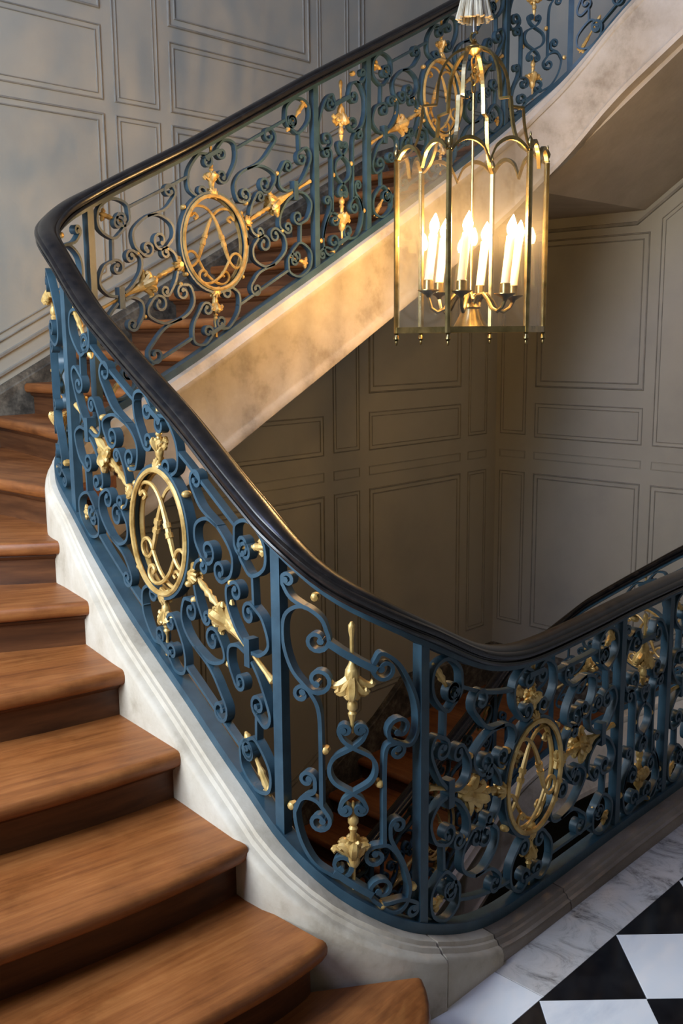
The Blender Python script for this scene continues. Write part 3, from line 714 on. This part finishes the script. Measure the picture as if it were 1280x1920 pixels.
def narrow_panel(s0, s1, dz, bal):
    P = Panel(s0, s1, dz); hw = (s1-s0)/2-.014; xs = min(hw/.178, 1.28)
    lace = [(-.032, .062), (-.022, .042), (0, .024), (.044, -.004), (.057, -.038), (.044, -.072), (0, -.10), (-.022, -.118), (-.031, -.136)]
    core = stroke(P, lace, 1, 1, (-1, .014), (1, .014), True, xs=xs); m2 = stroke(P, [(-x, y) for x, y in lace], 1, 1, (1, .014), (-1, .014), True, xs=xs); core.add(m2.v, m2.f)
    part = as_part(core, 'narrow_panel', 'iron', bal); add = lambda mb, nm, m: sub(mb, nm, m, part, bal)
    half = [
      ([(-.055,.302),(-.074,.336),(-.122,.322),(-.167,.250),(-.173,.170),(-.150,.115),(-.110,.102)], (-1,.028), (1,.032)),
      ([(-.172,.334),(-.150,.318),(-.108,.330)], (-1,.017), None),
      ([(-.104,.098),(-.085,.078),(-.078,.030),(-.077,-.100),(-.077,-.212)], (1,.020), None),
      ([(-.092,-.155),(-.096,-.190),(-.128,-.240),(-.147,-.300)], (1,.019), None),
      ([(-.062,-.222),(-.090,-.209),(-.126,-.240),(-.148,-.305),(-.134,-.370),(-.098,-.404),(-.050,-.394)], (-1,.026), (1,.030)),
      ([(-.073,-.392),(-.130,-.352),(-.166,-.350)], None, (1,.018))]
    for sx in (1, -1):
        for ib, (body, c0, c1) in enumerate(half):
          if (ib == 1 and sx == 1) or (ib == 5 and sx == -1): continue
          add(stroke(P, [(x, y*.93) for x, y in body], sx, 1, c0, c1, xs=xs), 'scroll', 'iron')
        for q in ((-.067, -.036), (-.162, -.285)): add(bead(P, (q[0]*sx*xs, q[1]), .012), 'gilt_bead', 'gold')
    for q in ((.088, .352), (-.072, -.372)): add(bead(P, (q[0]*xs, q[1]), .012), 'gilt_bead', 'gold')
    for y, w_ in ((.262, .058), (-.352, .046)): add(straight(P, (-w_*xs, y), (w_*xs, y), .017, .030, 3), 'collar_bar', 'iron')
    mb = MB(); gold_axis(mb, P, (0, .352), (0, .060), [(0, .003), (.03, .0085), (.08, .008), (.14, .005), (.32, .005), (.37, .008), (.42, .0155), (.46, .014), (.50, .011), (.62, .010), (.70, .007), (.73, .012), (.78, .012), (.80, .007), (.82, .011), (.86, .008), (.9, .005), (1, .0035)])
    q = P.real((0, .222)); t = P.real((0, .1)); fleur(mb, P, q, t-q, 1.18); add(mb, 'gilt_spindle', 'gold')
    mb = MB(); gold_axis(mb, P, (0, -.125), (0, -.372), [(0, .003), (.1, .0055), (.16, .008), (.19, .013), (.24, .013), (.27, .008), (.30, .012), (.34, .008), (.42, .009), (.52, .011), (.60, .014), (.64, .011), (.70, .006), (.88, .005), (.95, .0085), (1, .003)])
    q = P.real((0, -.292)); t = P.real((0, -.2)); fleur(mb, P, q, t-q, 1.15); add(mb, 'gilt_spindle', 'gold')
    return part

POSTS = [.10, .45, 1.474, 1.80, 2.79, 3.165, 4.272, 4.825, 5.968, 6.303, 7.373, 7.775, 8.88, 9.26]
def balustrade(bal, s0, s1, dz, seq):
    hp = [(.022, .0138), (.034, .0165), (.0365, .022), (.034, .027), (.0275, .029), (.0275, .0325), (.036, .035), (.0395, .042), (.0385, .050), (.033, .055), (.029, .0555), (.027, .060), (.016, .0665), (.005, .0685)]
    RP = [(-x, z) for x, z in hp]+[(x, z) for x, z in reversed(hp)]
    def sweep(name, prof, zf, m):
        v, f = extrude_profile(prof, s0, s1, .03, zf); f = [tuple(reversed(q)) for q in f]
        o = obj(name, v, f, m, None, True); child_keep(o, bal)
    sweep('handrail', RP, lambda s: zrail(s)+dz, 'rail')
    sweep('rail_bar', [(-.020, 0), (-.020, .0138), (.020, .0138), (.020, 0)], lambda s: zrail(s)+dz, 'iron')
    sweep('bottom_bar', [(-.021, .0), (-.021, .030), (.021, .030), (.021, .0)], lambda s: zbar(s)+dz+.0005, 'iron')
    for s, e, kind in seq:
        if kind == 'M': medallion_panel(s, e, dz, bal)
        elif kind == 'N': narrow_panel(s, e, dz, bal)
    for s in sorted(set([a for a, b, c in seq]+[b for a, b, c in seq])):
        p = pxy(s); n = pnor(s); t = np.array([-n[1], n[0]]); h = .0145; z0, z1 = zbar(s)+dz+.008, zrail(s)+dz+.006
        v = []
        for z in (z0, z1):
            for a, b in ((-1, -1), (1, -1), (1, 1), (-1, 1)): q = p+t*a*h+n*b*h; v.append((*q, z))
        o = obj('post', v, [(0, 3, 2, 1), (4, 5, 6, 7), (0, 1, 5, 4), (1, 2, 6, 5), (2, 3, 7, 6), (3, 0, 4, 7)], 'iron'); child_keep(o, bal)
bal = empty('balustrade', (1.55, 1.5, 0), 'blue wrought-iron balustrade with gilt monogram medallions and black handrail along landing and stairs', 'balustrade')
balustrade(bal, .0, 8.9, 0, [(.45, 1.474, 'M'), (1.474, 1.80, 'N'), (1.80, 2.79, 'M'), (2.79, 3.165, 'N'), (3.165, 4.272, 'M'), (4.272, 4.825, 'N'), (4.825, 5.968, 'M'), (5.968, 6.303, 'N'), (6.303, 7.373, 'M'), (7.373, 7.775, 'N'), (7.775, 8.88, 'M')])
bal2 = empty('balustrade', (3.0, 3.2, -2.5), 'dark shadowed wrought-iron balustrade of the lower stair behind the landing railing', 'balustrade')
balustrade(bal2, 4.3, 9.5, -STOREY, [(4.825, 5.968, 'M'), (5.968, 6.303, 'N'), (6.303, 7.373, 'M'), (7.373, 7.775, 'N'), (7.775, 8.88, 'M'), (8.88, 9.26, 'N')])

# ------------------------------------------------------------------ hanging lantern
LC = np.array([3.13, 2.35]); ZB_, ZT_ = 1.692, 2.318; RH = .288
lan = empty('lantern', (LC[0], LC[1], ZB_), 'lit brass hexagonal hall lantern with electric candles hanging in the stairwell', 'lantern')
def lp(mb, name, m, parent=None, smooth=True):
    c = np.mean(np.array(mb.v), axis=0)
    if parent is None:
        o = obj(name, [np.array(p)-c for p in mb.v], mb.f, m, None, smooth, loc=tuple(c)); child_keep(o, lan); part_inv[o.name] = Matrix.Translation(-Vector(c)); return o
    o = obj(name, mb.v, mb.f, m, None, smooth); o.parent = parent; o.matrix_parent_inverse = part_inv[parent.name]; return o
tc = math.atan2(-LC[1], -LC[0])                # towards the camera
# lateral to the right of the picture for an angle measured from that direction
dirv = lambda th: np.array([math.cos(tc+th), math.sin(tc+th)])
TH = [math.radians(-16+60*i) for i in range(6)]
V = [LC+RH*dirv(t) for t in TH]
def scallop(u):                                # top edge of a pane, 0..1 along
    w = abs(2*u-1); 
    return .058*math.sin(math.pi*min(1, (1-w)*1.0)**.9*.9+.12)*1.0-.006-(.030*math.exp(-((u-.5)/.045)**2)) if 0.0 <= u <= 1 else 0
for i in range(6):
    a, b = V[i], V[(i+1) % 6]; d = (b-a)/np.linalg.norm(b-a); nrm = np.array([d[1], -d[0]])
    # corner post with finial and foot
    mb = MB(); rr = dirv(TH[i]); tt = np.array([-rr[1], rr[0]]); v = []
    for z in (ZB_, ZT_):
        for x, y in ((.006, -.010), (.010, 0), (.006, .010), (-.010, .006), (-.010, -.006)): q = a+rr*x+tt*y; v.append((*q, z))
    mb.add(v, [tuple(reversed(range(5))), tuple(range(5, 10))]+[(k, (k+1) % 5, 5+(k+1) % 5, 5+k) for k in range(5)])
    po = lp(mb, 'corner_post', 'brass', None, False)
    mb = MB().lathe([(.004, 0), (.010, .006), (.005, .014), (.010, .022), (.012, .032), (.007, .042), (.003, .050), (.005, .056), (.001, .066)], (*a, ZT_), 10); lp(mb, 'finial', 'brass', po)
    mb = MB().lathe([(.002, -.046), (.006, -.038), (.005, -.030), (.011, -.022), (.009, -.012), (.006, -.006), (.011, 0)], (*a, ZB_), 10); lp(mb, 'foot_finial', 'brass', po)
    # bottom rail
    mb = MB(); v = []
    for q, s_ in ((a, 1), (b, -1)):
        for o_, z in ((-.008, 0), (.008, 0), (.008, .022), (-.008, .022)): p = q-nrm*o_; v.append((*p, ZB_+z))
    mb.add(v, [(0, 1, 2, 3), (7, 6, 5, 4)]+[(k, 4+k, 4+(k+1) % 4, (k+1) % 4) for k in range(4)]); lp(mb, 'bottom_rail', 'brass', None, False)
    # glass pane and scalloped top rail
    us = np.linspace(.035, .965, 25); top = [(a+(b-a)*u, ZT_-.012+scallop(u)) for u in us]
    v = []; f = []
    for q, z in top:
        for o_ in (-.0015, .0015): p = q-nrm*o_; v += [(*p, ZB_+.020), (*p, z)]
    for k in range(len(us)-1):
        q = k*4; f += [(q, q+4, q+5, q+1), (q+2, q+3, q+7, q+6), (q+1, q+5, q+7, q+3), (q, q+2, q+6, q+4)]
    n_ = len(v)-4; f += [(0, 1, 3, 2), (n_, n_+2, n_+3, n_+1)]
    mb = MB().add(v, f); pn = lp(mb, 'glass_pane', 'glass', None, False)
    v = []; f = []
    for q, z in top:
        for o_, h in ((-.007, -.004), (.007, -.004), (.007, .010), (-.007, .010)): p = q-nrm*o_; v.append((*p, z+h))
    for k in range(len(us)-1): f += [(k*4+j, k*4+4+j, k*4+4+(j+1) % 4, k*4+(j+1) % 4) for j in range(4)]
    f += [(3, 2, 1, 0), tuple(len(v)-4+j for j in range(4))]; lp(MB().add(v, f), 'scalloped_rail', 'brass', None, True)
    # crown arm: flat strip in an ogee with a notch
    prof = [(.278, 2.318), (.240, 2.345), (.212, 2.39), (.197, 2.45), (.190, 2.515), (.138, 2.520), (.134, 2.575), (.126, 2.622), (.104, 2.668), (.068, 2.702), (.030, 2.716), (.0, 2.718)]
    prof = [tuple(q) for q in catmull(prof[:5], 4)]+[tuple(q) for q in catmull(prof[5:], 4)]
    v = []; f = []
    for k, (r, z) in enumerate(prof):
        p0 = np.array(prof[max(k-1, 0)]); p1 = np.array(prof[min(k+1, len(prof)-1)]); tg = (p1-p0)/np.linalg.norm(p1-p0); nn = np.array([-tg[1], tg[0]])
        for s1, s2 in ((-1, -1), (-1, 1), (1, 1), (1, -1)):
            q = LC+rr*(r+nn[0]*.004*s1)+tt*.007*s2; v.append((*q, z+nn[1]*.004*s1))
    for k in range(len(prof)-1): f += [(k*4+j, k*4+4+j, k*4+4+(j+1) % 4, k*4+(j+1) % 4) for j in range(4)]
    f += [(3, 2, 1, 0), tuple(len(v)-4+j for j in range(4))]; lp(MB().add(v, f), 'crown_arm', 'brass', None, False)
# canopy boss, chain, hook, rod
mb = MB().lathe([(.004, 2.690), (.020, 2.700), (.034, 2.712), (.034, 2.722), (.014, 2.732), (.008, 2.744), (.004, 2.75)], (*LC, 0), 14); boss = lp(mb, 'crown_boss', 'brass')
for i in range(4):
    z = 2.672-.030*i; mb = MB(); u = np.array([1.0, 0]) if i % 2 else np.array([0, 1.0])
    mb.tube([(*(LC+u*.010*math.cos(t)), z+.020*math.sin(t)) for t in np.linspace(0, 2*math.pi, 14, endpoint=False)], .0035, 6, closed=True); lp(mb, 'chain_link', 'brass')
mb = MB().tube([(*LC, 1.80), (*LC, 2.562)], .0055, 8); lp(mb, 'centre_rod', 'brass')
mb = MB().tube([(*(LC+np.array([.0, 1])*.016*math.cos(t)), 2.758+.018*math.sin(t)) for t in np.linspace(-2.2, 2.6, 14)], .005, 7); lp(mb, 'hook', 'brass')
mb = MB().tube([(*LC, 2.772), (*LC, 2.87)], .0085, 10); lp(mb, 'hanging_rod', 'steel')
mb = MB().tube([(*LC, 2.95), (*LC, 7.99)], .014, 10); lp(mb, 'hanging_cord', 'silk')
# tassel: cap and strands
mb = MB().lathe([(.014, 3.06), (.034, 3.045), (.040, 3.02), (.030, 2.99), (.034, 2.975), (.030, 2.955), (.020, 2.94)], (*LC, 0), 16); tas = lp(mb, 'tassel', 'silk')
for i in range(30):
    th = 2*math.pi*i/30; r0, r1 = .028, .052+.006*(i % 3); jz = .008*random.random(); u = np.array([math.cos(th), math.sin(th)]); mb = MB()
    mb.tube([(*(LC+u*(r0+(r1-r0)*t**1.2)), 2.968-(.150+jz)*t) for t in np.linspace(0, 1, 6)], [.0055, .0065, .0065, .0065, .0065, .007], 6); lp(mb, 'tassel_strand', 'silk', tas)
# candle cluster
mb = MB().lathe([(.062, 1.712), (.066, 1.716), (.060, 1.726), (.040, 1.765), (.034, 1.782), (.040, 1.788), (.030, 1.796), (.018, 1.806), (.022, 1.818), (.010, 1.832), (.006, 1.85)], (*LC, 0), 24); hub = lp(mb, 'candle_hub', 'brass')
tilt = np.array([math.sin(yaw), -math.cos(yaw)])*.105
BULBS = []
for i in range(6):
    th = math.radians(-72+60*i); d = dirv(th); CR = .168; c = LC+d*CR
    zc = 1.838-.045*math.sin(th)*0.25
    mb = MB(); mb.tube([(*(LC+d*r), z) for r, z in [(.012, 1.80), (.035, 1.832), (.062, 1.836), (.085, 1.812), (.105, 1.782), (.132, 1.770), (.156, 1.785), (CR, zc-.022)]], [.008, .008, .0085, .008, .0075, .0075, .007, .007], 8)
    arm = lp(mb, 'candle_arm', 'brass')
    mb = MB().lathe([(.006, -.026), (.012, -.014), (.030, -.004), (.041, .002), (.041, .005), (.020, .004), (.0195, .040), (.017, .042)], (*c, zc), 16); lp(mb, 'drip_pan', 'brass', arm)
    p0 = np.array([*c, zc+.036]); ax = np.array([tilt[0], tilt[1], 1.0]); ax /= np.linalg.norm(ax)
    mb = MB().tube([p0, p0+ax*.172, p0+ax*.176], [.0165, .0165, .013], 14); lp(mb, 'candle_sleeve', 'candle', arm)
    mb = MB().tube([p0+ax*(.176+t) for t in (0, .008, .022, .036, .052, .066, .074)], [.009, .014, .0185, .0175, .0115, .005, .001], 10); lp(mb, 'bulb', 'bulb', arm)
